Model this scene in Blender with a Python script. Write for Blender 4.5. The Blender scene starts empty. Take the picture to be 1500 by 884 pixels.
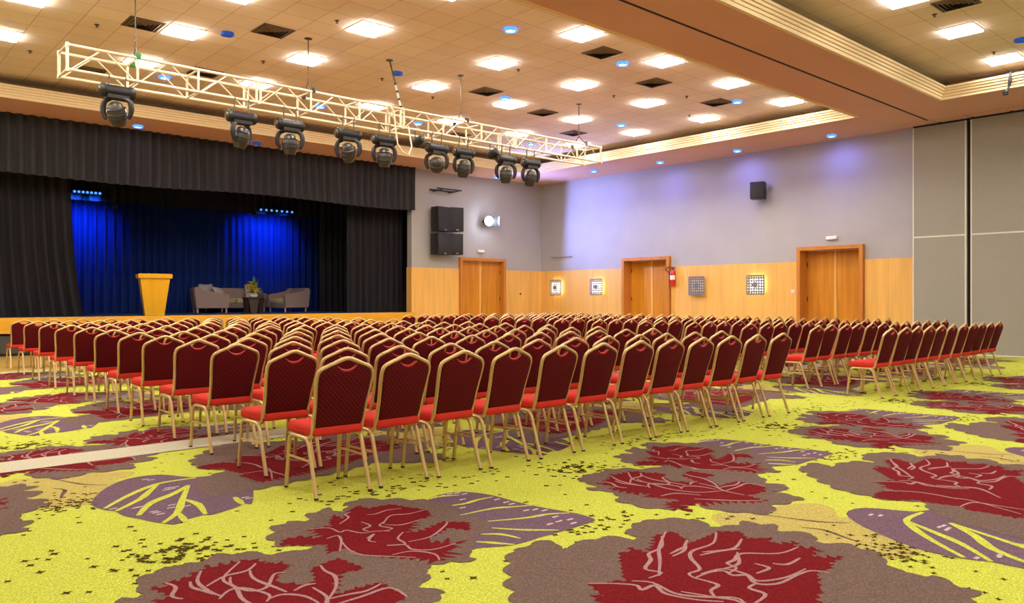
import bpy, bmesh, math, random
from math import sin, cos, pi, radians
from mathutils import Vector, Matrix

# ------------------------------------------------------------------ camera, world, exposure
S = bpy.context.scene
COL = S.collection
F_PX, YAW, Y_HOR, CAM_H = 1140.0, radians(41.8), 438.0, 1.32
SY, CY = sin(YAW), cos(YAW)
cam_d = bpy.data.cameras.new('camera'); cam = bpy.data.objects.new('camera', cam_d); COL.objects.link(cam)
cam.location = (0, 0, CAM_H); cam.rotation_euler = (pi/2, 0, -YAW)
cam_d.sensor_width = 36; cam_d.lens = 36*F_PX/1500; cam_d.shift_y = (Y_HOR-442)/1500
cam_d.clip_start = .05; cam_d.clip_end = 200
S.camera = cam
S.view_settings.view_transform = 'Standard'; S.view_settings.look = 'None'
S.view_settings.gamma = 1; S.view_settings.use_curve_mapping = False
S.view_settings.exposure = 0.0
w = bpy.data.worlds.new('world'); S.world = w; w.use_nodes = True
w.node_tree.nodes['Background'].inputs[0].default_value = (1, .86, .7, 1)
w.node_tree.nodes['Background'].inputs[1].default_value = .3
PANEL = 54.0          # ceiling panel brightness, left coffer
PANEL_R = 28.0         # right coffer
PANEL_COL = (1, .93, .84)

def lin(r, g, b):
    f = lambda v: (v/255/12.92) if v/255 <= .04045 else ((v/255+.055)/1.055)**2.4
    return (f(r), f(g), f(b), 1)

def gp(x, y, Z=0.0):                      # a point of the photograph on a level plane
    d = F_PX*(Z-CAM_H)/(Y_HOR-y); r = (x-750)/F_PX
    return d*(SY+CY*r), d*(CY-SY*r)
def px_x(x, Y):                           # world X at given Y
    r = (x-750)/F_PX; t = Y/(CY-SY*r); return t*(SY+CY*r)
def ray_y(x, X):                          # world Y at given X
    r = (x-750)/F_PX; t = X/(SY+CY*r); return t*(CY-SY*r)

# ------------------------------------------------------------------ mesh helpers
class MB:
    def __init__(s): s.v = []; s.f = []; s.m = []
    def add(s, vs, fs, mi=0):
        o = len(s.v); s.v += [tuple(v) for v in vs]
        s.f += [tuple(i+o for i in f) for f in fs]; s.m += [mi]*len(fs); return s
    def box(s, x0, y0, z0, x1, y1, z1, mi=0):
        vs = [(x, y, z) for z in (z0, z1) for y in (y0, y1) for x in (x0, x1)]
        return s.add(vs, [(0,2,3,1),(4,5,7,6),(0,1,5,4),(2,6,7,3),(0,4,6,2),(1,3,7,5)], mi)
    def rbox(s, x0, y0, z0, x1, y1, z1, r=.01, seg=2, mi=0):
        bm = bmesh.new(); bmesh.ops.create_cube(bm, size=1)
        for v in bm.verts:
            v.co = ((x0+x1)/2+v.co.x*(x1-x0), (y0+y1)/2+v.co.y*(y1-y0), (z0+z1)/2+v.co.z*(z1-z0))
        bmesh.ops.bevel(bm, geom=list(bm.edges), offset=r, segments=seg, affect='EDGES', profile=.5)
        return s.bm(bm, mi)
    def bm(s, bm, mi=0, mat=None):
        bm.verts.index_update()
        vs = [(mat @ v.co) if mat else v.co.copy() for v in bm.verts]
        s.add(vs, [[v.index for v in f.verts] for f in bm.faces], mi); bm.free(); return s
    def tube(s, pts, r, n=8, closed=False, mi=0, cap=True, squash=None):
        P = [Vector(p) for p in pts]; k = len(P); vs = []; fs = []
        rr = r if isinstance(r, (list, tuple)) else [r]*k
        up = None
        for i in range(k):
            if closed: t = P[(i+1) % k]-P[i-1]
            else: t = P[min(i+1, k-1)]-P[max(i-1, 0)]
            t.normalize()
            if up is None:
                up = Vector((0,0,1)) if abs(t.z) < .9 else Vector((0,1,0))
            a = t.cross(up)
            if a.length < 1e-4: a = t.cross(Vector((1,0,0)))
            a.normalize(); b = a.cross(t); up = b
            for j in range(n):
                q = 2*pi*j/n; vs.append(P[i]+a*cos(q)*rr[i]+b*sin(q)*rr[i])
        m = k if closed else k-1
        for i in range(m):
            for j in range(n):
                fs.append((i*n+j, i*n+(j+1) % n, ((i+1) % k)*n+(j+1) % n, ((i+1) % k)*n+j))
        if cap and not closed:
            fs.append(tuple(range(n-1, -1, -1))); fs.append(tuple((k-1)*n+j for j in range(n)))
        return s.add(vs, fs, mi)
    def lathe(s, prof, n=20, mi=0, mat=None):
        vs = []; fs = []; k = len(prof)
        for (r, z) in prof:
            for j in range(n):
                q = 2*pi*j/n; v = Vector((r*cos(q), r*sin(q), z)); vs.append(mat @ v if mat else v)
        for i in range(k-1):
            for j in range(n):
                fs.append((i*n+j, i*n+(j+1) % n, (i+1)*n+(j+1) % n, (i+1)*n+j))
        if prof[0][0] > 1e-5: fs.append(tuple(range(n-1, -1, -1)))
        if prof[-1][0] > 1e-5: fs.append(tuple((k-1)*n+j for j in range(n)))
        return s.add(vs, fs, mi)
    def prism(s, poly, fn, a, b, mi=0):    # poly (p,q), fn(p,q,t)->xyz, from t=a to t=b
        n = len(poly); vs = [fn(p, q, a) for p, q in poly]+[fn(p, q, b) for p, q in poly]
        fs = [tuple(range(n-1, -1, -1)), tuple(range(n, 2*n))]+[(i, (i+1) % n, n+(i+1) % n, n+i) for i in range(n)]
        return s.add(vs, fs, mi)
    def build(s, name, mats, parent=None, smooth=40, fix=True):
        me = bpy.data.meshes.new(name); me.from_pydata([tuple(v) for v in s.v], [], s.f)
        for m in (mats if isinstance(mats, (list, tuple)) else [mats]): me.materials.append(m)
        me.polygons.foreach_set('material_index', s.m)
        if fix:
            bm = bmesh.new(); bm.from_mesh(me); bmesh.ops.recalc_face_normals(bm, faces=bm.faces); bm.to_mesh(me); bm.free()
        if smooth:
            me.polygons.foreach_set('use_smooth', [True]*len(me.polygons))
            me.set_sharp_from_angle(angle=radians(smooth))
        me.update()
        o = bpy.data.objects.new(name, me); COL.objects.link(o)
        if parent is not None: o.parent = parent
        return o

def tag(o, label=None, cat=None, group=None, kind=None):
    if label: o['label'] = label
    if cat: o['category'] = cat
    if group: o['group'] = group
    if kind: o['kind'] = kind
    return o
def thing(name, label, cat, loc=(0,0,0), rz=0, group=None):
    o = bpy.data.objects.new(name, None); COL.objects.link(o); o.empty_display_size = .1
    o.location = loc; o.rotation_euler = (0, 0, rz)
    return tag(o, label, cat, group)
KIDS = {}
def kids_of(o): return [c for c in bpy.data.objects if c.parent is o]
def dup(root, loc, rz, label, group=None):
    if root.name not in KIDS:
        KIDS[root.name] = [(c, kids_of(c)) for c in kids_of(root)]
    r = root.copy(); COL.objects.link(r); r.location = loc; r.rotation_euler = (0, 0, rz); r['label'] = label
    if group: r['group'] = group
    for c, gs in KIDS[root.name]:
        d = c.copy(); COL.objects.link(d); d.parent = r
        for g in gs:
            e = g.copy(); COL.objects.link(e); e.parent = d
    return r
ORD = ['first','second','third','fourth','fifth','sixth','seventh','eighth','ninth','tenth','eleventh','twelfth','thirteenth']

# ------------------------------------------------------------------ materials
def mat(name, col, rough=.6, metal=0.0, emit=None, estr=0, spec=None, noise=None, bump=None):
    m = bpy.data.materials.new(name); m.use_nodes = True; nt = m.node_tree; b = nt.nodes['Principled BSDF']
    b.inputs['Base Color'].default_value = col; b.inputs['Roughness'].default_value = rough; b.inputs['Metallic'].default_value = metal
    if spec is not None: b.inputs['Specular IOR Level'].default_value = spec
    if emit: b.inputs['Emission Color'].default_value = emit; b.inputs['Emission Strength'].default_value = estr
    if noise:                                # (scale xyz, strength, detail)
        sc, st = noise[0], noise[1]
        tc = nt.nodes.new('ShaderNodeTexCoord'); mp = nt.nodes.new('ShaderNodeMapping'); mp.inputs['Scale'].default_value = sc
        nz = nt.nodes.new('ShaderNodeTexNoise'); nz.inputs['Scale'].default_value = 1; nz.inputs['Detail'].default_value = 4
        mr = nt.nodes.new('ShaderNodeMapRange'); mr.inputs['From Min'].default_value = .3; mr.inputs['From Max'].default_value = .7
        mr.inputs['To Min'].default_value = 1-st; mr.inputs['To Max'].default_value = 1+st
        hs = nt.nodes.new('ShaderNodeHueSaturation'); hs.inputs['Color'].default_value = col
        L = nt.links.new
        L(tc.outputs['Object'], mp.inputs['Vector']); L(mp.outputs['Vector'], nz.inputs['Vector']); L(nz.outputs['Fac'], mr.inputs['Value'])
        L(mr.outputs['Result'], hs.inputs['Value']); L(hs.outputs['Color'], b.inputs['Base Color'])
        if bump:
            bp = nt.nodes.new('ShaderNodeBump'); bp.inputs['Strength'].default_value = bump; bp.inputs['Distance'].default_value = .005
            L(nz.outputs['Fac'], bp.inputs['Height']); L(bp.outputs['Normal'], b.inputs['Normal'])
    return m
def nmath(nt, op, a, b=None):
    n = nt.nodes.new('ShaderNodeMath'); n.operation = op
    for i, v in enumerate((a, b)):
        if v is None: continue
        if isinstance(v, (int, float)): n.inputs[i].default_value = v
        else: nt.links.new(v, n.inputs[i])
    return n.outputs[0]
def dotted(name, base, dot, pitch, rad):
    m = mat(name, base, .85, spec=.2); nt = m.node_tree; b = nt.nodes['Principled BSDF']
    tc = nt.nodes.new('ShaderNodeTexCoord'); sp = nt.nodes.new('ShaderNodeSeparateXYZ'); nt.links.new(tc.outputs['Object'], sp.inputs[0])
    x, z = sp.outputs['X'], sp.outputs['Z']
    k = .7071/pitch
    u = nmath(nt, 'FRACT', nmath(nt, 'MULTIPLY', nmath(nt, 'ADD', x, z), k))
    v = nmath(nt, 'FRACT', nmath(nt, 'MULTIPLY', nmath(nt, 'SUBTRACT', x, z), k))
    du = nmath(nt, 'POWER', nmath(nt, 'SUBTRACT', u, .5), 2); dv = nmath(nt, 'POWER', nmath(nt, 'SUBTRACT', v, .5), 2)
    ms = nmath(nt, 'LESS_THAN', nmath(nt, 'ADD', du, dv), rad*rad)
    mx = nt.nodes.new('ShaderNodeMixRGB'); mx.inputs[1].default_value = base; mx.inputs[2].default_value = dot
    nt.links.new(ms, mx.inputs[0]); nt.links.new(mx.outputs[0], b.inputs['Base Color'])
    return m
def emis(name, col, st): return mat(name, (0,0,0,1), .5, emit=col, estr=st)

M_WALL = mat('grey_wall_fabric', lin(176,172,172), .9, noise=((1.2,1.2,1.2), .04), spec=.1)
M_PART = mat('partition_fabric', lin(162,157,146), .9, noise=((60,60,60), .06), spec=.1)
M_TRIMW = mat('white_trim', lin(225,220,205), .5)
M_WAIN = mat('wainscot_wood', lin(234,180,96), .45, noise=((6,6,.5), .10), spec=.3)
M_DOOR = mat('door_wood', lin(206,134,38), .4, noise=((9,9,.7), .16), spec=.35)
M_DOORF = mat('door_frame_wood', lin(200,128,52), .4, noise=((9,9,.7), .10), spec=.35)
M_STAGEW = mat('stage_front_wood', lin(226,166,40), .4, noise=((.7,9,9), .08))
M_STAGEF = mat('stage_floor_blue', lin(46,74,120), .55)
M_BLACKC = mat('black_curtain', lin(44,42,46), .95, noise=((3,3,.6), .12), spec=.1)
M_VAL = mat('valance_black', lin(60,58,63), .95, noise=((3,3,.6), .12), spec=.1)
M_BLUEC = mat('blue_curtain', lin(30,52,120), .9, spec=.1)
M_BLACK = mat('black_plastic', lin(28,28,30), .45)
M_BLACKM = mat('black_matte', lin(20,20,21), .8)
M_GREYD = mat('dark_grey', lin(66,64,62), .6)
M_SOFFIT = mat('soffit_paint', lin(216,170,152), .85, noise=((.35,.35,.35), .05), spec=.1)
M_CORN = mat('cornice_paint', lin(235,212,168), .7)
M_TRUSS = mat('truss_metal', lin(226,212,182), .45, metal=.15)
M_GOLD = mat('gold_metal', lin(216,186,132), .36, metal=.55)
M_FOOT = mat('dark_foot', lin(52,40,26), .6)
M_SEAT = dotted('red_seat_fabric_lit', lin(212,54,42), lin(192,44,36), .02, .22)  # chair fabric, brighter red here for the light falling from above
M_BACK = dotted('red_back_fabric_shaded', lin(84,5,14), lin(138,34,34), .024, .17)  # same chair fabric, shade on the backs put into a darker red
M_LIP = mat('red_piping', lin(190,40,38), .7)
M_PANEL = emis('panel_light', (*PANEL_COL, 1), PANEL)
M_PANELR = emis('panel_light_right', (1,.94,.86,1), PANEL_R)
M_VENT = mat('vent_metal', lin(104,84,66), .6)
M_BLUEL = emis('blue_led', (.05,.25,1,1), 2.2)
M_BLUEO = mat('blue_ring', lin(14,66,140), .4, emit=(.02,.12,.6,1), estr=.35)
M_WHITEL = emis('white_led', (.75,.88,1,1), 9)
M_CHROME = mat('chrome', lin(190,190,190), .25, metal=.9)
M_STEEL = mat('steel_dark', lin(92,82,66), .45, metal=.5)
M_WHITE = mat('white_plastic', lin(232,230,222), .5)

def tile_mat():
    m = mat('ceiling_tile', lin(242,226,212), .9, spec=.1); nt = m.node_tree; b = nt.nodes['Principled BSDF']
    g = nt.nodes.new('ShaderNodeNewGeometry'); sp = nt.nodes.new('ShaderNodeSeparateXYZ'); nt.links.new(g.outputs['Position'], sp.inputs[0])
    def line(o, x0, p):
        f = nmath(nt, 'FRACT', nmath(nt, 'DIVIDE', nmath(nt, 'ADD', o, 100*p-x0), p))
        return nmath(nt, 'GREATER_THAN', nmath(nt, 'ABSOLUTE', nmath(nt, 'SUBTRACT', f, .5)), .489)
    a = line(sp.outputs['X'], 4.83+.297, .594); c = line(sp.outputs['Y'], 11.81+.2885, .577)
    ms = nmath(nt, 'MAXIMUM', a, c)
    vn = nt.nodes.new('ShaderNodeTexWhiteNoise'); vn.noise_dimensions = '2D'
    cb = nt.nodes.new('ShaderNodeCombineXYZ')
    nt.links.new(nmath(nt, 'FLOOR', nmath(nt, 'DIVIDE', nmath(nt, 'ADD', sp.outputs['X'], 59.4-4.83-.297), .594)), cb.inputs[0])
    nt.links.new(nmath(nt, 'FLOOR', nmath(nt, 'DIVIDE', nmath(nt, 'ADD', sp.outputs['Y'], 57.7-11.81-.2885), .577)), cb.inputs[1])
    nt.links.new(cb.outputs[0], vn.inputs['Vector'])
    vr = nmath(nt, 'ADD', nmath(nt, 'MULTIPLY', vn.outputs['Value'], .09), .955)
    hs = nt.nodes.new('ShaderNodeHueSaturation'); hs.inputs['Color'].default_value = lin(242,226,212); nt.links.new(vr, hs.inputs['Value'])
    mx = nt.nodes.new('ShaderNodeMixRGB'); nt.links.new(hs.outputs[0], mx.inputs[1]); mx.inputs[2].default_value = lin(206,178,154)
    nt.links.new(ms, mx.inputs[0]); nt.links.new(mx.outputs[0], b.inputs['Base Color'])
    return m
M_TILE = tile_mat()

# carpet colours
def carpet(name, c): return mat(name, c, .97, noise=((110,110,110), .34), spec=.05)
MC = [carpet('carpet_'+n, c) for n, c in (('yellow', lin(192,198,80)), ('tan', lin(184,168,96)), ('speck', lin(74,64,20)), ('purple', lin(112,88,104)),
      ('grey', lin(112,92,86)), ('red', lin(112,24,30)), ('mauve', lin(164,128,130)), ('strip', lin(196,190,168)), ('pale', lin(200,176,186)))]

# ------------------------------------------------------------------ room shell
HC, HT = 5.57, 6.05           # soffit, tile ceiling
XB, YA = 20.3, 21.05          # right wall, stage wall
XL, YN = -5.0, -5.0           # far left and behind the camera
def struct(mb, name, mats, **k): return tag(mb.build(name, mats, **k), kind='structure')

# floor and its woven pattern ---------------------------------------------------
def tri(poly):                            # -> (points, triangles); copes with outlines that cross themselves
    from mathutils.geometry import tessellate_polygon, delaunay_2d_cdt
    if len(poly) < 12: return poly, tessellate_polygon([[Vector((x, y, 0)) for x, y in poly]])
    n = len(poly)
    r = delaunay_2d_cdt([Vector(p) for p in poly], [(i, (i+1) % n) for i in range(n)], [], 1, 1e-6)
    return [(v[0], v[1]) for v in r[0]], [tuple(f) for f in r[2]]
def smooth_poly(P, sub=3, closed=True):
    n = len(P); out = []
    for i in range(n if closed else n-1):
        if closed: a, b, c, d = P[i-1], P[i], P[(i+1) % n], P[(i+2) % n]
        else: a, b, c, d = P[max(i-1, 0)], P[i], P[i+1], P[min(i+2, n-1)]
        for k in range(sub):
            t = k/sub
            out.append(tuple(.5*((2*b[j])+(-a[j]+c[j])*t+(2*a[j]-5*b[j]+4*c[j]-d[j])*t*t+(-a[j]+3*b[j]-3*c[j]+d[j])*t**3) for j in (0, 1)))
    if not closed: out.append(tuple(P[-1]))
    return out
def resample(P, step):
    out = []; n = len(P)
    for i in range(n):
        a, b = P[i], P[(i+1) % n]; L = math.hypot(b[0]-a[0], b[1]-a[1]); k = max(1, round(L/step))
        out += [(a[0]+(b[0]-a[0])*j/k, a[1]+(b[1]-a[1])*j/k) for j in range(k)]
    return out
def area(P): return .5*sum(P[i-1][0]*P[i][1]-P[i][0]*P[i-1][1] for i in range(len(P)))
def edge_fx(P, wave, amp, mode, rnd):
    P = resample(P, wave/5); sg = 1 if area(P) > 0 else -1; n = len(P); out = []; s = 0
    for i in range(n):
        a, b = P[i-1], P[(i+1) % n]; tx, ty = b[0]-a[0], b[1]-a[1]; L = math.hypot(tx, ty) or 1
        nx, ny = ty/L*sg, -tx/L*sg
        s += math.hypot(P[i][0]-a[0], P[i][1]-a[1])
        if mode == 'scallop': h = amp*(abs(sin(pi*s/wave))-.72)
        else:
            q = (s/wave) % 1; h = amp*(.35+1.9*max(0, sin(s*2.6+1)*sin(s*1.1)))*((1-abs(2*q-1))*(.6+.8*rnd.random())-.3)
        out.append((P[i][0]+nx*h, P[i][1]+ny*h))
    return out
CROP = {1: (0,640,3.6225), 2: (180,700,3.75), 3: (380,690,3.75), 4: (600,690,3.75), 5: (840,620,3.75), 6: (820,740,3.75), 7: (1160,740,4.4118), 8: (1180,640,4.6875)}
def cw(c, pts):
    x0, y0, k = CROP[c]; return [gp(x0+x/k, y0+y/k, 0) for x, y in pts]
PX, PY = 3.02, 3.95
POLY = []      # (layer, material, polygon)
rnd = random.Random(4)
# L leaf
POLY.append((3, 3, smooth_poly(cw(4, [(90,160),(180,125),(300,112),(450,130),(640,180),(860,220),(940,235),(1020,265),(960,290),(830,330),(720,360),(640,385),(560,405),(430,415),(300,420),(100,380),(60,260)]), 3)))
# C leaf
POLY.append((3, 3, smooth_poly(cw(1, [(495,330),(560,270),(680,220),(850,198),(1020,212),(1200,200),(1330,240),(1340,345),(1300,352),(1250,372),(1130,410),(1080,412),(980,440),(930,462),(870,457),(800,446),(740,432),(660,417),(610,392),(560,386),(490,362)]), 3)))
def strip(line, w0, layer, mi, taper=.35):
    P = smooth_poly(line, 4, False); n = len(P); L = []; R = []
    for i in range(n):
        a, b = P[max(i-1, 0)], P[min(i+1, n-1)]; tx, ty = b[0]-a[0], b[1]-a[1]; l = math.hypot(tx, ty) or 1
        ww = w0*(1-(1-taper)*abs(2*i/(n-1)-1))/2
        L.append((P[i][0]-ty/l*ww, P[i][1]+tx/l*ww)); R.append((P[i][0]+ty/l*ww, P[i][1]-tx/l*ww))
    POLY.append((layer, mi, L+R[::-1]))
for ln in ([(60,165),(150,140),(275,130)],[(150,195),(290,180),(380,155),(460,140)],[(280,240),(450,205),(560,195),(720,183)],[(430,274),(640,255),(760,235),(880,228)],[(450,310),(600,320),(700,322),(820,322)],[(390,345),(500,345),(610,368)],[(360,385),(460,392),(580,402)]):
    strip(cw(4, ln), .035, 4, 0)
for ln, wd in (([(555,378),(660,320),(760,275),(860,242),(1040,215)],.05),([(615,392),(740,330),(790,290),(840,246)],.05),([(735,415),(800,350),(920,300),(1000,255)],.06),([(865,455),(940,400),(968,330),(1000,255)],.05),([(968,328),(1050,355),(1090,408)],.05),([(945,400),(972,430),(985,450)],.045),([(1245,318),(1290,356)],.05)):
    strip(cw(1, ln), wd, 4, 0, .5)
# tan ground
POLY.append((1, 1, smooth_poly(cw(7, [(-520,60),(-300,35),(-120,5),(60,-15),(190,-10),(280,25),(300,70),(430,80),(470,130),(600,190),(780,240),(850,290),(760,330),(600,340),(460,300),(180,280),(-100,260),(-400,160)]), 3)))
for ln in ([(-190,58),(60,90),(200,105),(380,110)],[(60,140),(200,155),(330,200),(430,235)]):
    strip(cw(7, ln), .03, 2, 4)
GR = (5, 4, .19, .052, 'scallop'); RD = (6, 5, .055, .055, 'spike')
def shape(c, pts, st):
    POLY.append((st[0], st[1], edge_fx(cw(c, pts), st[2], st[3], st[4], rnd)))
# P flower
shape(3, [(40,380),(70,300),(150,275),(245,275),(265,230),(380,200),(465,222),(465,180),(540,150),(640,150),(780,150),(900,155),(1000,180),(1090,190),(1120,240),(1250,265),(1290,320),(1160,360),(1205,420),(1150,430),(1195,480),(1110,500),(1010,510),(900,500),(700,490),(480,440),(370,402),(250,408),(110,412)], GR)
shape(3, [(110,405),(150,370),(240,360),(370,375),(280,320),(400,300),(385,285),(410,240),(460,262),(480,225),(540,190),(600,205),(720,182),(820,200),(920,212),(940,245),(860,270),(840,310),(800,345),(900,325),(1000,280),(1150,280),(1155,325),(1040,310),(940,360),(820,390),(1080,390),(1000,428),(1050,440),(985,495),(860,480),(700,470),(560,460),(480,420),(380,450),(370,402),(240,406)], RD)
MV = (7, 6)
def lines(c, lst, wd):
    for ln in lst: strip(cw(c, ln), wd, 7, 6, .5)
lines(3, [[(270,320),(380,312),(440,335),(480,325),(560,340),(640,330),(720,330)],[(440,290),(490,255),(470,240),(500,225)],[(590,240),(640,235),(700,215),(780,205)],[(680,290),(720,245),(820,235),(920,210)],[(690,295),(780,295),(880,268)],[(560,280),(610,300),(570,320),(600,330)],[(690,275),(660,300),(730,315),(680,330)],[(590,370),(630,345),(600,380),(640,390)],[(790,335),(760,370),(800,400),(700,410)],[(820,388),(940,360),(1020,300),(1030,278)],[(700,408),(800,405),(840,430),(960,430),(1080,395)],[(370,372),(430,355),(450,385),(440,440)],[(450,385),(490,430),(560,460),(700,468),(860,475)],[(730,460),(840,440),(960,455),(990,490)]], .016)
# Q flower
shape(5, [(40,295),(100,270),(180,275),(175,250),(270,245),(400,250),(520,225),(600,240),(700,250),(850,262),(970,265),(1050,300),(1060,325),(1180,340),(1160,365),(1100,375),(1250,400),(1260,420),(1150,445),(1100,452),(1110,490),(1040,500),(900,490),(760,475),(660,440),(620,436),(600,470),(540,470),(430,470),(300,445),(210,415),(260,402),(220,390),(100,350),(160,337),(80,320)], GR)
shape(5, [(165,320),(215,300),(240,280),(330,265),(400,275),(480,275),(530,320),(600,320),(690,330),(760,325),(720,300),(610,275),(640,262),(780,285),(720,295),(790,345),(830,365),(900,320),(960,330),(1060,350),(1020,385),(950,395),(1050,425),(1000,432),(860,430),(700,440),(655,432),(612,440),(600,470),(540,470),(510,440),(600,422),(500,412),(390,405),(420,388),(330,370),(240,345)], RD)
shape(2, [(-60,700),(0,655),(120,640),(50,580),(120,530),(230,490),(400,500),(440,440),(520,420),(600,425),(730,405),(770,430),(900,405),(1030,385),(1150,400),(1300,430),(1500,440),(1660,470),(1660,560),(1600,600),(1730,640),(1750,680),(1500,720),(900,740),(300,740)], GR)
shape(2, [(150,600),(240,600),(240,570),(290,570),(340,550),(390,560),(395,520),(440,510),(460,485),(530,500),(620,460),(640,490),(720,445),(780,470),(830,470),(900,490),(830,530),(850,580),(1000,600),(1060,560),(1040,500),(1080,480),(1150,460),(1310,500),(1180,515),(1170,560),(1130,650),(1350,590),(1420,580),(1400,640),(1500,650),(1480,720),(900,740),(300,740),(160,680),(270,650)], RD)
lines(2, [[(230,575),(290,600),(270,650),(330,665)],[(370,570),(380,600),(440,620),(500,640)],[(430,510),(410,570),(470,620),(540,650)],[(460,595),(560,540),(680,510),(730,470)],[(590,545),(600,590),(700,620),(790,600),(830,530),(890,520)],[(1085,480),(1110,510),(1165,540),(1170,600),(1130,665)],[(530,665),(580,620),(660,605),(800,640),(790,680)],[(800,665),(880,640),(1000,650),(1080,690)],[(1130,665),(1240,640),(1340,620),(1420,580)],[(940,620),(1000,590),(1060,580)]], .021)
lines(5, [[(300,270),(330,310),(420,330),(520,360),(680,380),(830,370)],[(380,290),(440,310),(560,330),(620,340)],[(690,330),(780,350),(830,372),(940,395)],[(830,372),(900,350),(960,330),(1060,350)],[(660,415),(760,420),(900,425),(1040,425)],[(480,400),(560,385),(700,395)]], .021)
# B flower
shape(8, [(90,270),(150,245),(240,245),(330,257),(290,235),(180,190),(300,165),(420,165),(530,192),(470,160),(380,125),(470,105),(650,105),(760,130),(820,135),(900,115),(1060,125),(1120,145),(1290,155),(1320,180),(1500,190),(1640,215),(1760,280),(1800,420),(1760,600),(1600,710),(1430,690),(1300,650),(1000,580),(940,550),(850,490),(780,440),(600,437),(470,417),(330,385),(240,360),(250,345),(180,310)], GR)
shape(8, [(480,200),(560,212),(640,250),(600,235),(580,190),(550,165),(600,150),(640,155),(740,190),(830,150),(930,150),(990,172),(1110,170),(1090,188),(1250,198),(1360,205),(1310,232),(1500,230),(1420,265),(1500,330),(1560,400),(1500,560),(1420,550),(1250,520),(1110,500),(1080,480),(850,450),(740,430),(620,435),(470,415),(480,390),(540,370),(700,380),(640,352),(520,310),(560,300),(700,300),(600,255)], RD)
shape(6, [(-300,300),(-270,240),(-180,230),(-170,200),(-30,190),(10,240),(20,230),(120,200),(200,180),(260,180),(360,200),(370,230),(440,240),(360,130),(410,100),(500,80),(600,90),(720,95),(790,80),(830,130),(870,125),(960,115),(1060,95),(1150,120),(1180,140),(1350,150),(1400,190),(1420,220),(1600,245),(1740,270),(1800,310),(1900,370),(2050,380),(2180,430),(2300,470),(2300,560),(-250,560),(-300,440)], GR)
shape(6, [(330,260),(380,255),(440,290),(470,320),(480,270),(560,230),(570,170),(620,165),(700,185),(690,215),(760,215),(800,175),(830,215),(850,160),(900,150),(1000,150),(1000,185),(1020,212),(1150,180),(1120,222),(1300,200),(1290,230),(1350,260),(1400,265),(1330,300),(1500,325),(1480,350),(1300,380),(1250,420),(1420,410),(1350,440),(1440,460),(1250,475),(1380,500),(1330,520),(1400,560),(250,560),(170,490),(240,500),(160,430),(230,430),(440,440),(350,400)], RD)
lines(6, [[(560,170),(560,230),(490,265),(500,300),(470,350),(560,370),(490,400)],[(620,280),(680,250),(690,215),(700,190)],[(860,150),(840,210),(730,250),(720,290),(770,350),(710,375),(740,400)],[(770,275),(860,255),(960,235),(1000,185)],[(1310,230),(1200,265),(1000,265),(960,300),(920,320),(970,345),(920,375)],[(160,430),(300,430),(420,440),(450,465),(520,440),(570,480),(640,500),(760,520),(900,530)],[(740,400),(820,370),(900,360),(950,385),(1030,385),(1080,430),(1200,430),(1300,385),(1380,360),(1480,370)],[(740,400),(820,420),(870,440),(830,470),(860,510)],[(1080,430),(1040,455),(1130,490),(1070,540)],[(1070,320),(1150,345),(1080,375)],[(1170,320),(1250,325),(1320,290)]], .023)
lines(8, [[(580,150),(620,200),(680,240),(740,285)],[(640,300),(740,305),(880,335),(1020,345),(1180,350),(1300,400)],[(740,195),(700,220)],[(840,215),(920,210),(1000,205)],[(920,280),(1000,265),(1120,280),(1200,300),(1310,290),(1370,265)],[(540,370),(720,375),(880,395),(1010,420),(1150,440),(1480,530)],[(1000,215),(1050,250),(1000,265)],[(900,330),(1060,345),(1200,360),(1340,420)],[(1060,480),(1150,450),(1300,470),(1500,500)]], .021)
# specks: small four-lobed marks
def mark(x, y, s, a):
    P = []
    for k in range(8):
        q = a+k*pi/4; r = s if k % 2 == 0 else s*.42
        P.append((x+cos(q)*r, y+sin(q)*r))
    POLY.append((2, 2, P))
def cluster(cx, cy, sx, sy, n, a0, s=.026):
    ca, sa = cos(a0), sin(a0)
    for _ in range(n):
        u, v = rnd.gauss(0, sx), rnd.gauss(0, sy)
        mark(cx+u*ca-v*sa, cy+u*sa+v*ca, s*rnd.uniform(.7,1.25), rnd.uniform(0, .5))
c1 = cw(1, [(1000,600)])[0]; c2 = cw(1, [(820,650)])[0]; c3 = cw(1, [(340,350)])[0]; c4 = cw(7, [(720,280)])[0]; c5 = cw(3, [(700,100)])[0]; c6 = cw(4, [(1050,300)])[0]
cluster(*c1, .16, .10, 70, -.8); cluster(*c2, .30, .16, 60, -.8); cluster(*c3, .28, .16, 80, .3, .022); cluster(*c4, .22, .10, 90, -.5, .022)
cluster(*c5, .34, .12, 70, 0, .024); cluster(*c6, .26, .10, 50, -.3, .024)
for _ in range(110): mark(rnd.uniform(0, PX), rnd.uniform(0, PY), rnd.uniform(.018,.03), rnd.uniform(0,.5))
# pale flecks on the leaves
for c, lst in ((4, [(180,135),(220,125),(260,120),(300,125),(290,155),(290,200),(480,155),(530,170),(560,180),(640,215),(690,210),(740,215),(720,245),(800,250),(820,275),(880,265),(770,290),(900,285)]), (1, [(770,225),(800,228),(890,270),(910,275),(930,265),(740,370),(720,375),(830,400),(850,408),(815,395),(910,360),(905,375),(990,365),(1300,320),(1320,325),(880,280),(600,380)])):
    for p in lst:
        x, y = cw(c, [p])[0]; POLY.append((5, 8, [(x-.025,y-.01),(x+.025,y-.01),(x+.028,y+.01),(x-.022,y+.01)]))

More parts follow.
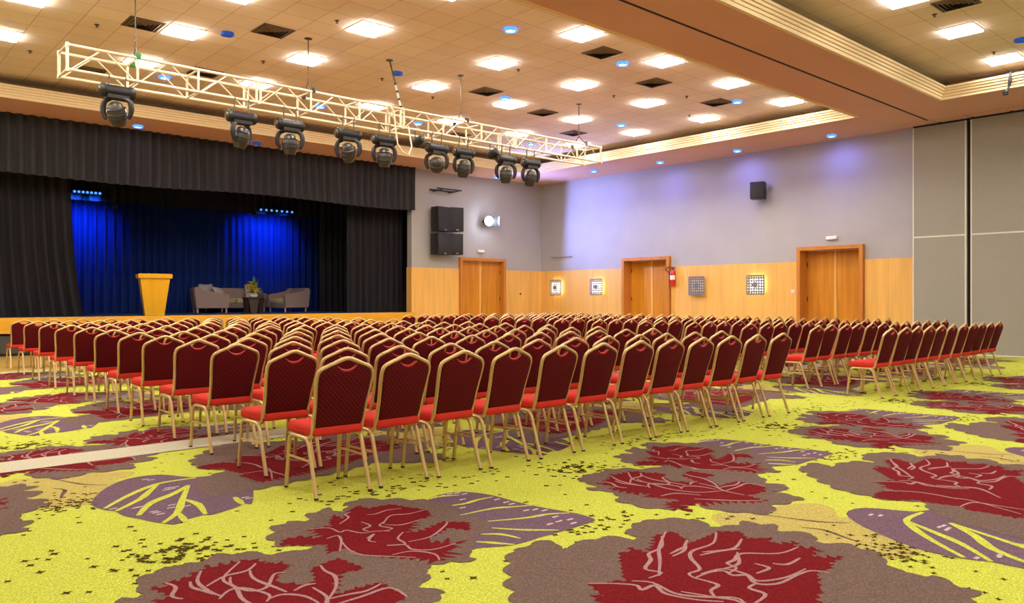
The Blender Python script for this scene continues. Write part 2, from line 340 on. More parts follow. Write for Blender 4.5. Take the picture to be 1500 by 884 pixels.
def build_floor():
    mb = MB()
    z0 = -.007
    cnt = {}
    mb.add([(XL,YN,z0),(XB+.6,YN,z0),(XB+.6,YA,z0),(XL,YA,z0)], [(0,1,2,3)], 0)
    V = mb.v; FF = mb.f; MI = mb.m
    pre = []
    for L, mi, P in POLY:
        cnt[L] = cnt.get(L, -1)+1; z = z0+.0007*L+.000024*(cnt[L] % 27); P, T = tri(P); pre.append((z, mi, P, T, min(p[0] for p in P), max(p[0] for p in P), min(p[1] for p in P), max(p[1] for p in P)))
    for i in range(-5, 9):
        for j in range(-3, 7):
            dx, dy = i*PX, j*PY
            for z, mi, P, T, a, b, c, d in pre:
                if b+dx < 0 or a+dx > XB or d+dy < -.5 or c+dy > 17: continue
                if a+dx < XL+.1 or b+dx > XB or d+dy > 20.8: continue
                o = len(V); V.extend((x+dx, y+dy, z) for x, y in P)
                for t in T: FF.append((t[0]+o, t[1]+o, t[2]+o)); MI.append(mi)
    zz = z0+.0007*8.9
    mb.add([(XL,6.86,zz),(XB,7.35,zz),(XB,7.80,zz),(XL,7.31,zz)], [(0,1,2,3)], 7)
    # make every triangle face up
    me = bpy.data.meshes.new('floor'); 
    for k, f in enumerate(FF):
        a, b, c = V[f[0]], V[f[1]], V[f[2]]
        if (b[0]-a[0])*(c[1]-a[1])-(b[1]-a[1])*(c[0]-a[0]) < 0: FF[k] = tuple(reversed(f))
    o = mb.build('floor', MC, smooth=0, fix=False)
    return tag(o, kind='structure')
build_floor()
mbf = MB().box(-4, 16.45, -.02, 14.9, 20.9, .004, 0); mbf.box(-4, 16.39, -.02, 14.9, 16.45, .008, 1)
struct(mbf, 'floor_wood_strip', [mat('floor_wood', lin(196,164,84), .35, noise=((.8,8,8), .08)), M_TRIMW])

# ceiling: soffit with two coffers, stepped cornices, tile field above
LX1, LY0, LY1 = 18.1, 8.2, 19.3
RX1, RY1, RY0 = 17.9, 6.27, -4.0
def ceil():
    mb = MB(); t = .05
    B = lambda x0, y0, x1, y1: mb.box(x0, y0, HC, x1, y1, HC+t, 0)
    B(XL, LY1, XB+.1, YA+.3); B(LX1, LY0, XB+.1, LY1); B(XL, 7.241, XB+.1, LY0); B(XL, RY1, XB+.1, 7.189); B(RX1, RY0, XB+.1, RY1); B(XL, YN, XB+.1, RY0)
    mb.box(XL, 7.19, HC-.003, XB-.1, 7.24, HC+.08, 2)     # track slot
    # upper tile field and coffer walls
    mb.box(XL, 7.3, HT, XB, 20.3, HT+.05, 1); mb.box(XL, YN, HT, XB, 7.28, HT+.05, 1)
    mb.box(XL, 7.25, HC+.05, XB, 7.32, HT, 3)
    for (x0,y0,x1,y1) in ((18.75,8.0,18.8,19.9),(XL,19.85,18.8,19.9),(18.5,RY0,18.55,6.9),(XL,6.85,18.55,6.9)):
        mb.box(x0, y0, HC+.05, x1, y1, HT, 3)
    return struct(mb, 'ceiling', [M_SOFFIT, M_TILE, M_BLACKM, mat('cove_wall', lin(150,120,84), .8)], smooth=0)
ceil()
def cornice(name, X1, Y0, Y1, side):
    # stepped moulding along the far edge (Y = Y1) and right edge (X = X1) and the near edge of a coffer
    prof = [(-.02,-.014),(.014,-.014),(.014,.045),(.035,.05),(.035,.10),(.065,.105),(.065,.15),(.095,.155),(.095,.20),(.125,.205),(.125,.25),(-.25,.25),(-.25,.05)]
    mb = MB()
    n = len(prof)
    lo = [(XL, Y1-p, HC+q) for p, q in prof]; mid = [(X1-p, Y1-p, HC+q) for p, q in prof]; nr = [(X1-p, Y0+p, HC+q) for p, q in prof]; ln = [(XL, Y0+p, HC+q) for p, q in prof]
    vs = lo+mid+nr+ln; fs = []
    for s_ in range(3):
        for i in range(n): fs.append((s_*n+i, s_*n+(i+1) % n, (s_+1)*n+(i+1) % n, (s_+1)*n+i))
    mb.add(vs, fs); return struct(mb, name, M_CORN, smooth=0)
cornice('trim_1', LX1, LY0, LY1, 0); cornice('trim_2', RX1, RY0, RY1, 1)

# walls -----------------------------------------------------------------------
OPX0, OPX1 = -3.0, 14.44
mb = MB().box(OPX1, YA, 0, 16.37, YA+.25, HC).box(16.37, YA, 2.72, 18.41, YA+.25, HC).box(18.41, YA, 0, XB+.3, YA+.25, HC)
mb.box(OPX0-4, YA, 0, OPX0, YA+.25, HC); mb.box(OPX0, YA, 5.3, OPX1, YA+.25, HC)
struct(mb, 'wall_stage', M_WALL, smooth=0)
mb = MB()
D1, D2 = (15.11, 17.03), (8.97, 10.77)
for y0, y1, z0 in ((YN,D2[0],0),(D2[0],D2[1],2.72),(D2[1],D1[0],0),(D1[0],D1[1],2.66),(D1[1],YA,0)):
    mb.box(XB, y0, z0, XB+.5, y1, HC)
struct(mb, 'wall_right', M_WALL, smooth=0)
struct(MB().box(XL-.2, YN, 0, XL, YA, HT), 'wall_left', mat('far_wall_paint', lin(214,208,212), .9), smooth=0)
struct(MB().box(XL, YN-.2, 0, XB+.5, YN, HT), 'wall_rear', mat('rear_wall_paint', lin(214,208,212), .9), smooth=0)
# wainscot
mb = MB(); T = .035
def wain(x0, x1):
    n = max(1, round((x1-x0)/.62)); 
    for i in range(n):
        a = x0+(x1-x0)*i/n; b = x0+(x1-x0)*(i+1)/n; mb.box(a+.002, YA-T, 0.0, b-.002, YA, 2.35)
wain(OPX1, 16.36); wain(18.42, XB-T)
mb.box(OPX1-.03, YA-T, 0, OPX1, YA+.25, 2.35)
struct(mb, 'trim_3', M_WAIN, smooth=0)
mb = MB()
for y0, y1 in ((7.75, 8.95), (10.8, 15.08), (17.06, YA)):
    n = max(1, round((y1-y0)/.62))
    for i in range(n):
        a = y0+(y1-y0)*i/n; b = y0+(y1-y0)*(i+1)/n; mb.box(XB-T, a+.002, 0, XB, b-.002, 2.345)
struct(mb, 'trim_4', M_WAIN, smooth=0)

# doors (portal frame, two leaves, hinges)
def door(name, along, a0, a1, top, depth, face):
    # along 'x' : stands in the stage wall ; 'y' : in the right wall
    r = thing(name, None, None); r['kind'] = 'structure'
    def bx(m, u0, u1, d0, d1, z0, z1, mi=0):
        if along == 'x': m.box(u0, face+d0, z0, u1, face+d1, z1, mi)
        else: m.box(face+d0, u0, z0, face+d1, u1, z1, mi)
    fr = MB(); fw = .10
    bx(fr, a0, a0+fw, -.13, depth, 0, top); bx(fr, a1-fw, a1, -.13, depth, 0, top); bx(fr, a0+fw, a1-fw, -.13, depth, top-fw, top)
    fr.build('door_frame', M_DOORF, r, smooth=0)
    mid = (a0+a1)/2
    for k, (u0, u1) in enumerate(((a0+fw, mid-.004), (mid+.004, a1-fw))):
        lf = MB(); bx(lf, u0, u1, depth-.07, depth-.02, .01, top-fw-.01); lf.build('door_leaf', M_DOOR, r, smooth=0)
        hg = MB(); e = u0 if k == 0 else u1-.03
        for z in (.35, 1.25, 2.2): bx(hg, e, e+.03, depth-.085, depth-.066, z, z+.13)
        hg.build('hinge', M_STEEL, r, smooth=0)
    st = MB(); bx(st, mid-.035, mid+.03, depth-.085, depth-.066, .01, top-fw-.01); st.build('door_stop', M_WAIN, r, smooth=0)
    return r
door('door_1', 'x', 16.36, 18.42, 2.74, .16, YA)
door('door_2', 'y', 15.1, 17.04, 2.68, .34, XB)
door('door_3', 'y', 8.96, 10.78, 2.74, .34, XB)

# stage -----------------------------------------------------------------------
mb = MB().box(OPX0, 20.93, .84, OPX1+.02, 26.6, .88, 1)
mb.box(OPX0, 20.90, .52, OPX1+.02, 20.95, .885, 0); mb.box(OPX0, 20.97, .06, OPX1, 21.0, .47, 2); mb.box(OPX0, 21.0, 0, OPX1, 21.05, .84, 3)
mb.box(OPX0, 20.92, 0, OPX1, 21.0, .05, 3)
struct(mb, 'stage', [M_STAGEW, M_STAGEF, M_GREYD, M_BLACKM], smooth=0)
struct(MB().box(OPX0-1, 26.7, 0, OPX1+1.5, 26.8, 6.2).box(OPX0-.9, 21.3, 6.0, OPX1+1.5, 26.7, 6.2).box(OPX0-1, 21.3, 0, OPX0-.9, 26.8, 6.2).box(OPX1+1.4, 21.3, 0, OPX1+1.5, 26.8, 6.2), 'wall_stage_house', M_BLACKM, smooth=0)

def curtain(name, label, x0, x1, y, z0, z1, m, pitch=.22, amp=.07, wav=0.0, seed=1, flare=0, gather=1):
    R = random.Random(seed); n = int((x1-x0)/.03); mz = 14; vs = []; fs = []
    ph = 0; xs = []
    for i in range(n+1):
        ph += .03/pitch*2*pi*R.uniform(.6, 1.5); xs.append(ph)
    for k in range(mz+1):
        t = k/mz
        for i in range(n+1):
            x = x0+(x1-x0)*i/n
            zz = z0+(z1-z0)*t
            if wav: zz += (1-t)*wav*sin(i*.03*.9+seed)
            a = amp*(1.15-.45*t*gather)
            yy = y+a*sin(xs[i]+.25*sin(t*3+i*.05))+.03*sin(i*.013+t*2)
            if flare: x = x+flare*(1-t)**3*(i/n)**3
            vs.append((x, yy, zz))
    for k in range(mz):
        for i in range(n):
            a = k*(n+1)+i; fs.append((a, a+1, a+n+2, a+n+1))
    o = MB().add(vs, fs).build(name, m, smooth=180, fix=False)
    return tag(o, label, 'curtain')
VAL = curtain('stage_valance', 'black gathered valance across the top of the stage opening', OPX0, 14.42, 20.86, 4.19, 5.565, M_VAL, .26, .065, .035, 3, 0, .6)
curtain('stage_curtain', 'tall black curtain leg on the lectern side of the stage', OPX0, 4.74, 21.9, .885, 5.4, M_BLACKC, .24, .08, 0, 5, .3)
curtain('stage_curtain', 'tall black curtain leg beside the wood panelling and loudspeakers', 12.6, 14.62, 21.9, .885, 5.4, M_BLACKC, .24, .08, 0, 7)
curtain('stage_backdrop', 'deep blue lit backdrop curtain behind the sofa and lectern', OPX0, 15.4, 26.1, .885, 5.6, M_BLUEC, .26, .09, 0, 9)
curtain('stage_border', 'black border curtain high above the stage in front of blue backdrop', OPX0, 15.4, 25.3, 4.2, 5.7, M_BLACKC, .3, .05, 0, 11)
def leg2(x0, x1, y, lab, sd): curtain('stage_curtain', lab, x0, x1, y, .885, 5.4, M_BLACKC, .24, .08, 0, sd)
leg2(12.95, 15.2, 24.4, 'dark curtain leg deep on stage behind the right armchair', 13)

# folding partition ------------------------------------------------------------
def panel(y0, y1, label):
    r = thing('partition_panel', label, 'partition', (XB-.1, (y0+y1)/2, 0), 0, 'folding partition panels'); h = (y1-y0)/2
    MB().rbox(-.06, -h+.012, .03, .03, h-.012, 5.52, .004, 1).build('panel_face', M_PART, r, smooth=0)
    for s in (-1, 1): MB().box(-.066, s*h-.014, .03, .03, s*h+.014, 5.52).build('edge_trim', M_TRIMW, r, smooth=0)
    MB().box(-.067, -h+.014, 2.81, -.055, h-.014, 2.845).build('cross_rail', M_TRIMW, r, smooth=0)
    MB().box(-.07, -h+.014, .0, .03, h-.014, .03).build('floor_seal', M_TRIMW, r, smooth=0)
panel(6.53, 7.70, 'narrow grey folding partition panel next to the wood panelling')
panel(5.2, 6.41, 'grey folding partition panel just past the dark vertical gap')
panel(3.97, 5.18, 'grey folding partition panel furthest from the wood panelling')
struct(MB().box(XB-.09, 6.425, 0, XB-.02, 6.515, 5.5), 'trim_5', M_BLACKM, smooth=0)
struct(MB().box(XB-.17, YN, 5.53, XB, 7.7, HC, 0), 'trim_6', M_BLACKM, smooth=0)
mb = MB()
for i, (y0, y1) in enumerate(((7.1,7.9),(6.4,7.06),(5.6,6.36),(4.4,5.56))): mb.box(19.72, y0+.02, HC-.012, XB-.17, y1-.02, HC+.01, 0)
struct(mb, 'trim_7', M_SOFFIT, smooth=0)

# ------------------------------------------------------------------ chairs
def fillet(pts, r=.04, k=4):
    P = [Vector(p) for p in pts]; out = [P[0]]
    for i in range(1, len(P)-1):
        a, b, c = P[i-1], P[i], P[i+1]; u = a-b; v = c-b; d = min(r, u.length*.48, v.length*.48)
        p, q = b+u.normalized()*d, b+v.normalized()*d
        for j in range(k+1):
            t = j/k; out.append(p*(1-t)**2+b*2*t*(1-t)+q*t*t)
    out.append(P[-1]); return out
TILT = .30
def back_y(z): return -.165-(z-.45)*TILT
def make_chair():
    t = thing('banquet_chair', 'x', 'chair')
    # seat: rounded trapezoid cushion
    def seat_ring(ins, z):
        pts = []
        c = [(-.19+ins, -.195+ins), (.19-ins, -.195+ins), (.207-ins, .205-ins), (-.207+ins, .205-ins)]
        P = fillet([c[0], c[1], c[2], c[3], c[0], c[1]], 1, 1) if False else None
        r = .05
        for i in range(4):
            a, b, d = Vector(c[i-1]), Vector(c[i]), Vector(c[(i+1) % 4]); u = (a-b).normalized()*r; v = (d-b).normalized()*r
            for j in range(5):
                q = j/4; pts.append((b+u)*(1-q)**2+b*2*q*(1-q)+(b+v)*q*q)
        return [(p.x, p.y, z) for p in pts]
    mb = MB(); rings = [seat_ring(.03,.398), seat_ring(.006,.402), seat_ring(0,.415), seat_ring(0,.45), seat_ring(.01,.468), seat_ring(.05,.477), seat_ring(.12,.481)]
    n = 20; vs = sum(rings, []); fs = [tuple(range(n-1,-1,-1)), tuple((len(rings)-1)*n+j for j in range(n))]
    for i in range(len(rings)-1):
        for j in range(n): fs.append((i*n+j, i*n+(j+1) % n, (i+1)*n+(j+1) % n, (i+1)*n+j))
    mb.add(vs, fs).build('seat', M_SEAT, t, smooth=60)
    # back frame
    half = [(.182,.47),(.186,.60),(.198,.72),(.203,.80),(.197,.832),(.176,.857),(.10,.889),(.035,.916),(0,.923)]
    fp = [(.178,.06,.383),(.18,-.10,.383),(.181,-.15,.405)]+[(u, back_y(z), z) for u, z in half]
    fp = fp+[(-x, y, z) for x, y, z in fp[-2::-1]]
    P = [Vector(p) for p in fp]
    sm = []
    for i in range(len(P)-1):
        a, b, c, d = P[max(i-1,0)], P[i], P[i+1], P[min(i+2,len(P)-1)]
        for k in range(2):
            q = k/2; sm.append(.5*((2*b)+(-a+c)*q+(2*a-5*b+4*c-d)*q*q+(-a+3*b-3*c+d)*q**3))
    sm.append(P[-1])
    MB().tube(sm, .0148, 8).build('back_frame', M_GOLD, t, smooth=60)
    # back cushion with hand-hold scoop under the peak
    h2 = [(0,.452),(.10,.452),(.165,.456),(.174,.50),(.177,.60),(.189,.72),(.193,.795),(.186,.825),(.165,.847),(.085,.880),(.066,.866),(.045,.850),(.022,.842),(0,.840)]
    out = [(u, z) for u, z in h2]+[(-u, z) for u, z in h2[-2:0:-1]]
    cx, cz = 0, .66
    def ring(k, off): return [((u-cx)*k+cx, back_y((z-cz)*k+cz)+off, (z-cz)*k+cz) for u, z in out]
    rg = [ring(.90,-.026), ring(.985,-.020), ring(1,-.010), ring(1,.012), ring(.97,.026), ring(.88,.034)]
    n = len(out); vs = sum(rg, []); fs = [tuple(range(n-1,-1,-1)), tuple((len(rg)-1)*n+j for j in range(n))]
    for i in range(len(rg)-1):
        for j in range(n): fs.append((i*n+j, i*n+(j+1) % n, (i+1)*n+(j+1) % n, (i+1)*n+j))
    b = MB().add(vs, fs).build('backrest', M_BACK, t, smooth=50)
    lip = [(u, back_y(z)-.012, z) for u, z in [(-.072,.872),(-.058,.858),(-.04,.847),(-.02,.841),(0,.839),(.02,.841),(.04,.847),(.058,.858),(.072,.872)]]
    MB().tube(lip, [.004,.008,.010,.011,.011,.011,.010,.008,.004], 6).build('hand_hold_piping', M_LIP, b, smooth=60)
    for s in (-1, 1):
        u = s*.196
        fl = fillet([(u,.03,.383),(u,.165,.383),(u,.185,.25),(s*.2,.215,.0)], .06, 4)
        rl = fillet([(u,.03,.383),(u,-.125,.383),(u,-.16,.27),(s*.2,-.255,.0)], .06, 4)
        for path in (fl, rl):
            m_ = MB().tube(path, .0142, 8); m_.tube([Vector(path[-1])+Vector((0,0,.012)), path[-1]], .0155, 8, mi=1); m_.build('leg', [M_GOLD, M_FOOT], t, smooth=60)
        MB().tube([(u,.196,.23),(u,-.171,.235)], .0085, 6).build('stretcher', M_GOLD, t, smooth=60)
    return t
CH = make_chair(); first = [True]
def place(xt, yt, label, group, j):
    R = random.Random(int(xt*1000)+int(yt*100))
    x, y, rz = xt+R.uniform(-.008,.008), yt+.30+R.uniform(-.015,.015), R.uniform(-.035,.035)
    if first[0]:
        first[0] = False; CH.location = (x, y, 0); CH.rotation_euler = (0,0,rz); CH['label'] = label; CH['group'] = group; return
    dup(CH, (x, y, 0), rz, label, group)
MX = [2.65,3.14,3.62,4.12,4.64,5.16,5.67,6.16,6.64,7.15,7.65,8.17]
col_px = [510.7,430,348.5,293,245,203,169.5,136,108,80.1,55.9,36]
ROWN = lambda i: 'nearest row' if i == 0 else ('row nearest the stage' if i == 11 else ORD[i]+' row back')
for i in range(12):
    X0 = 2.66+.022*i; Y0 = ray_y(col_px[i], X0)
    for j in range(12):
        seat = 'at left end' if j == 0 else ('at right end' if j == 11 else ORD[j]+' from left')
        place(MX[j]+(X0-2.66)+(.0 if i == 0 else random.Random(i).uniform(-.03,.03)*(j > 0)), Y0-(.012*j if i else .008*j), f'red gold-framed banquet chair {seat} of the {ROWN(i)}, left seating block', 'banquet chairs in the left block', j)
RY = [4.35,5.5,6.6,7.65,8.7,9.72,10.75,11.8,12.85,13.9,14.95,16.0]
for i in range(12):
    n = 11 if i == 0 else 12; x0, x1 = ((10.70,15.24) if i == 0 else (10.92,16.05))
    for j in range(n):
        seat = 'at left end' if j == 0 else ('at right end' if j == n-1 else ORD[j]+' from left')
        place(x0+(x1-x0)*j/(n-1)+(0 if i < 2 else random.Random(i+50).uniform(-.04,.04)), RY[i]+.004*j, f'red gold-framed banquet chair {seat} of the {ROWN(i)}, right seating block', 'banquet chairs in the right block', j)

# ------------------------------------------------------------------ ceiling lights, vents, downlights, sprinklers
def make_light(m):
    t = thing('ceiling_light', 'x', 'ceiling light')
    fr = MB(); h = .297
    for x0,y0,x1,y1 in ((-h,-h,h,-h+.02),(-h,h-.02,h,h),(-h,-h+.02,-h+.02,h-.02),(h-.02,-h+.02,h,h-.02)): fr.box(x0,y0,-.014,x1,y1,.0)
    fr.build('frame', M_WHITE, t, smooth=0)
    MB().prism([(-.277,0),(-.272,-.036),(.272,-.036),(.277,0)], lambda p, q, s: (p, s, q), -.277, .277).build('diffuser', m, t, smooth=0)
    return t
LXS = [-2.29,.08,2.45,4.83,7.20,10.17,12.55,14.93,17.31]; LYS = [16.40,14.12,11.81,9.50]
proto = None
for r_, y in enumerate(LYS):
    for c_, x in enumerate(LXS):
        out = (x < 3 and y < 16) or (x < 6 and y < 11) or x < 1
        lab = 'square white ceiling light beyond the left end of the truss, outside the view' if out else f'square white ceiling light, {ORD[r_]} row from the stage, {ORD[8-c_]} from the right wall'
        if proto is None: proto = make_light(M_PANEL); proto.location = (x, y, HT); proto['label'] = lab; proto['group'] = 'ceiling lights over the stage side'
        else: dup(proto, (x, y, HT), 0, lab, 'ceiling lights over the stage side')
pr2 = make_light(M_PANELR); pr2.location = (17.4, 4.97, HT); pr2['label'] = 'square ceiling light in the darker near coffer, closest to its corner'; pr2['group'] = 'ceiling lights in the near coffer'
dup(pr2, (15.0, 4.95, HT), 0, 'square ceiling light in the darker near coffer, second from its corner')
dup(pr2, (12.75, 5.02, HT), 0, 'square ceiling light in the darker near coffer, cut by the frame top')
for x, y in [(X_, Y_) for Y_ in (2.6, .2, -2.2) for X_ in (17.4,15,12.6,10.2,7.8,5.4,3.0,.6,-1.8)]+[(10.3,5),(7.9,5),(5.5,5),(3.1,5)]: dup(pr2, (x, y, HT), 0, 'square ceiling light in the darker near coffer, out past the frame')

def make_vent():
    t = thing('ceiling_vent', 'x', 'vent'); h = .285
    fr = MB()
    for x0,y0,x1,y1 in ((-h,-h,h,-h+.03),(-h,h-.03,h,h),(-h,-h+.03,-h+.03,h-.03),(h-.03,-h+.03,h,h-.03)): fr.box(x0,y0,-.015,x1,y1,0)
    fr.build('frame', M_VENT, t, smooth=0)
    lv = MB()
    for k in (.24,.18,.12,.06):
        o = [(-k,-k),(k,-k),(k,k),(-k,k)]; i_ = k-.035
        vs = [(x,y,-.012) for x,y in o]+[(x*i_/k,y*i_/k,-.03) for x,y in o]; lv.add(vs, [(j,(j+1)%4,4+(j+1)%4,4+j) for j in range(4)])
    lv.build('louvre', M_VENT, t, smooth=0)
    MB().box(-.26,-.26,-.006,.26,.26,-.002).build('dark_throat', M_BLACKM, t, smooth=0)
    return t
VN = [(210,35,'first'),(400,45,''),(882,77,''),(958,121,''),(1050,150,''),(795,165,''),(712,134,''),(131,103,''),(300,106,''),(840,195,''),(671,198,'')]
VL = ['brown ceiling vent beside the truss\'s leftmost hanging rod','brown ceiling vent between the blue disc and the second hanging rod','dark vent near the beam beside a blue downlight','dark vent second along from the beam, left of a ceiling light','dark vent nearest the right wall coffer edge','dark vent left of the last hanging rod','bluish lit vent behind the third hanging rod','brown vent seen through the left end of the truss','brown vent half hidden behind the truss top','dark vent directly under the last hanging rod','bluish vent seen through the truss by third rod']
pv = None
for (x, y, _), lb in zip(VN, VL):
    X, Y = gp(x, y, HT)
    if pv is None: pv = make_vent(); pv.location = (X, Y, HT); pv['label'] = lb; pv['group'] = 'ceiling vents'
    else: dup(pv, (X, Y, HT), 0, lb, 'ceiling vents')
X, Y = gp(1400, 4, HT); dup(pv, (X, Y, HT), 0, 'brown louvred vent in the darker near coffer', 'ceiling vents')

def make_down(on):
    t = thing('downlight', 'x', 'downlight')
    MB().lathe([(.112,0),(.115,-.012),(.112,-.05),(.085,-.055),(.08,-.03)], 20).build('ring', M_BLUEO if not on else M_BLUEL, t, smooth=50)
    MB().lathe([(.0,-.036),(.082,-.036),(.082,-.03)], 20).build('lens', M_WHITEL if on else M_BLUEO, t, smooth=0)
    return t
dn, df = make_down(True), make_down(False); used = {True: False, False: False}
def down(x, y, z, on, label):
    X, Y = gp(x, y, z); p = dn if on else df
    if not used[on]:
        used[on] = True; p.location = (X, Y, z); p['label'] = label; p['group'] = 'downlights'; r = p
    else: r = dup(p, (X, Y, z), 0, label, 'downlights')
    return r
down(333,48,HT,False,'unlit blue downlight between two ceiling lights, above the truss')
down(582,106,HT,False,'unlit blue downlight beside the slanting spotted pole')
down(748,42,HT,True,'lit blue downlight nearest the ceiling beam')
down(912,92,HT,True,'lit blue downlight beside the dark vent by the beam')
down(1080,148,HT,True,'lit blue downlight next to the vent nearest the right cornice')
down(910,182,HT,True,'lit blue downlight just below a ceiling light near right cornice')
down(740,143,HT,True,'lit downlight merging with the ceiling light behind third rod')
down(469,155,HT,True,'lit downlight seen through the truss by the second rod')
down(612,180,HT,True,'lit downlight seen through the middle of the truss')
down(778,210,HT,True,'lit blue downlight seen through the right part of the truss')
down(241,112,HT,True,'lit downlight seen through the truss near its left end')
down(1496,57,HT,False,'unlit blue downlight in the darker near coffer')
soff = [(1218,198,'lit blue downlight on the soffit nearest the partition'),(1080,220,'lit blue downlight on the right soffit, second from the partition'),(967,237,'lit blue downlight on the right soffit, third from the partition'),(870,250,'lit blue downlight on the right soffit, nearest the corner')]
for x, y, lb in soff:
    r = down(x, y, HC, True, lb); X, Y = gp(x, y, HC)
    ld = bpy.data.lights.new('blue_wash', 'SPOT'); ld.color = (.16,.18,1); ld.energy = 105; ld.spot_size = radians(170); ld.spot_blend = 1; ld.shadow_soft_size = .3
    lo = bpy.data.objects.new('blue_wash', ld); COL.objects.link(lo); lo.parent = r; lo.location = (0,0,-.07); lo.rotation_euler = (0, radians(-18), 0)
down(202,184,HC,True,'lit downlight on the soffit above the valance, behind first moving head')
down(376,209,HC,False,'unlit dark downlight on the soffit above the valance')
down(728,259,HC,True,'lit downlight on the soffit above the wall loudspeakers')

SPK = [(142,36),(44,74.5),(493.5,30),(385.6,89.6),(559.7,115),(634,142),(759,102),(899,140),(1006,141),(1010,169),(1369,21),(1456,76.5)]
SPL = ['small ceiling sprinkler left of the first hanging rod','pale ceiling sprinkler above the left end of the truss','small dark sprinkler left of a ceiling light, top middle','small dark sprinkler left of the second rod\'s light','brown sprinkler beside the spotted pole','small sprinkler below the light left of the third rod','dark sprinkler beside a ceiling light by the blue vent','dark sprinkler right of the last hanging rod','sprinkler between two vents near the beam','tiny sprinkler above a light near the right cornice','dark sprinkler in near coffer left of the vent','dark sprinkler in near coffer above the corner light']
ps = None
for (x, y), lb in zip(SPK, SPL):
    X, Y = gp(x, y, HT)
    if ps is None:
        ps = thing('ceiling_sprinkler', lb, 'sprinkler', (X, Y, HT), 0, 'ceiling sprinklers')
        MB().lathe([(.04,0),(.042,-.006),(.025,-.014),(.012,-.015)], 14).build('collar', M_STEEL, ps)
        MB().lathe([(.012,-.012),(.012,-.04),(.026,-.042),(.024,-.046),(0,-.047)], 12).build('nozzle', M_STEEL, ps)
    else: dup(ps, (X, Y, HT), 0, lb)

# ------------------------------------------------------------------ truss
TY0, TY1, TZ0, TZ1 = 12.74, 13.26, 4.66, 5.02
VX = [2.72,3.68,4.60,5.61,6.58,7.57,8.52,9.51,10.52,11.47,12.44,13.46,14.30]
tr = thing('lighting_truss', 'long cream metal box truss hanging from the ceiling with stage lights', 'truss', (0,0,0))
for y in (TY0, TY1):
    for z in (TZ0, TZ1): MB().tube([(VX[0],y,z),(VX[-1],y,z)], .025, 10).build('chord', M_TRUSS, tr)
for i, x in enumerate(VX):
    joint = i in (0, 3, 6, 9, 12)
    for dx in ((-.035,.035) if joint and 0 < i < 12 else (0,)):
        for y in (TY0, TY1): MB().tube([(x+dx,y,TZ0),(x+dx,y,TZ1)], .022 if joint else .019, 8).build('vertical_strut', M_TRUSS, tr)
    for z in (TZ0, TZ1): MB().tube([(x,TY0,z),(x,TY1,z)], .016, 8).build('cross_bar', M_TRUSS, tr)
    if joint:
        for y in (TY0, TY1):
            m_ = MB().box(x-.02,y-.03,TZ0-.03,x+.02,y+.03,TZ0+.03); m_.box(x-.02,y-.03,TZ1-.03,x+.02,y+.03,TZ1+.03); m_.build('joint_plate', M_TRUSS, tr, smooth=0)
for i in range(12):
    a, b = VX[i], VX[i+1]; m_ = (a+b)/2
    for y in (TY0, TY1):
        MB().tube([(a+.04,y,TZ0),(m_-.03,y,TZ1)], .012, 6).build('diagonal_brace', M_TRUSS, tr)
        MB().tube([(m_+.03,y,TZ1),(b-.04,y,TZ0)], .012, 6).build('diagonal_brace', M_TRUSS, tr)

M_GREEN = mat('green_clamp', lin(24,120,44), .4)
def rig(X, label, clamp_m):
    t = thing('truss_hanger', label, 'hanger', (X, 13.0, 0), 0, 'hanging rods of the truss')
    MB().lathe([(.07,HT),(.07,HT-.012),(.02,HT-.02)], 14).build('ceiling_plate', M_STEEL, t)
    MB().tube([(0,0,HT-.01),(0,0,5.42)], .009, 8).build('rod', M_STEEL, t)
    ch = MB()
    for k in range(4): ch.tube([(.012*cos(q), .0 if k % 2 else .012*cos(q), 5.44-.05*k-.025+.03*sin(q)) if k % 2 else (0,.012*cos(q),5.44-.05*k-.025+.03*sin(q)) for q in [j*pi/5 for j in range(10)]], .005, 6, closed=True)
    ch.build('chain', M_STEEL, t)
    for s in (-1, 1):
        MB().tube([(0,0,5.26),(.03*s,s*.22,TZ1+.05)], .008, 6).build('sling', M_STEEL, t)
        MB().lathe([(0,-.05),(.045,-.045),(.05,0),(.045,.045),(0,.05)], 12, mat=Matrix.Translation((.03*s, s*.25, TZ1+.03))).build('clamp', clamp_m, t)
rig(3.72, 'truss hanging rod nearest the left end, with green clamps', M_GREEN)
rig(6.66, 'truss hanging rod with black clamps, left of the spotted pole', M_BLACK)
rig(10.17, 'truss hanging rod with black clamps, right of the spotted pole', M_BLACK)
rig(13.80, 'truss hanging rod nearest the right end of the truss', M_STEEL)
t = thing('support_pole', 'slanting cream and black spotted pole from ceiling down to the truss', 'pole', (0,0,0))
p0, p1 = Vector((8.46,13.1,HT)), Vector((8.62,12.8,TZ0+.1))
MB().lathe([(.07,HT),(.07,HT-.015),(.02,HT-.02)], 14, mat=Matrix.Translation((8.46,13.1,0))).build('ceiling_plate', M_STEEL, t)
MB().tube([p0, p0.lerp(p1,.38)], .016, 8).build('upper_rod', M_STEEL, t); MB().tube([p0.lerp(p1,.37), p1], .02, 8).build('lower_rod', M_TRUSS, t)
for q in (.38,.5,.62,.74,.86): MB().lathe([(.0,-.025),(.03,-.02),(.03,.02),(0,.025)], 10, mat=Matrix.Translation(p0.lerp(p1,q))).build('black_knob', M_BLACK, t)
cb = [(8.2,12.72,TZ1+.05),(8.28,12.66,TZ1-.1),(8.3,12.64,4.6),(8.32,12.6,4.3),(8.4,12.56,4.15),(8.55,12.56,4.1),(8.66,12.62,4.3),(8.62,12.68,4.7)]
tag(MB().tube(smooth_pts := [Vector(p) for p in cb], .014, 8).build('power_cable', M_TRUSS), 'pale flexible cable looping down past the fifth moving head', 'cable')

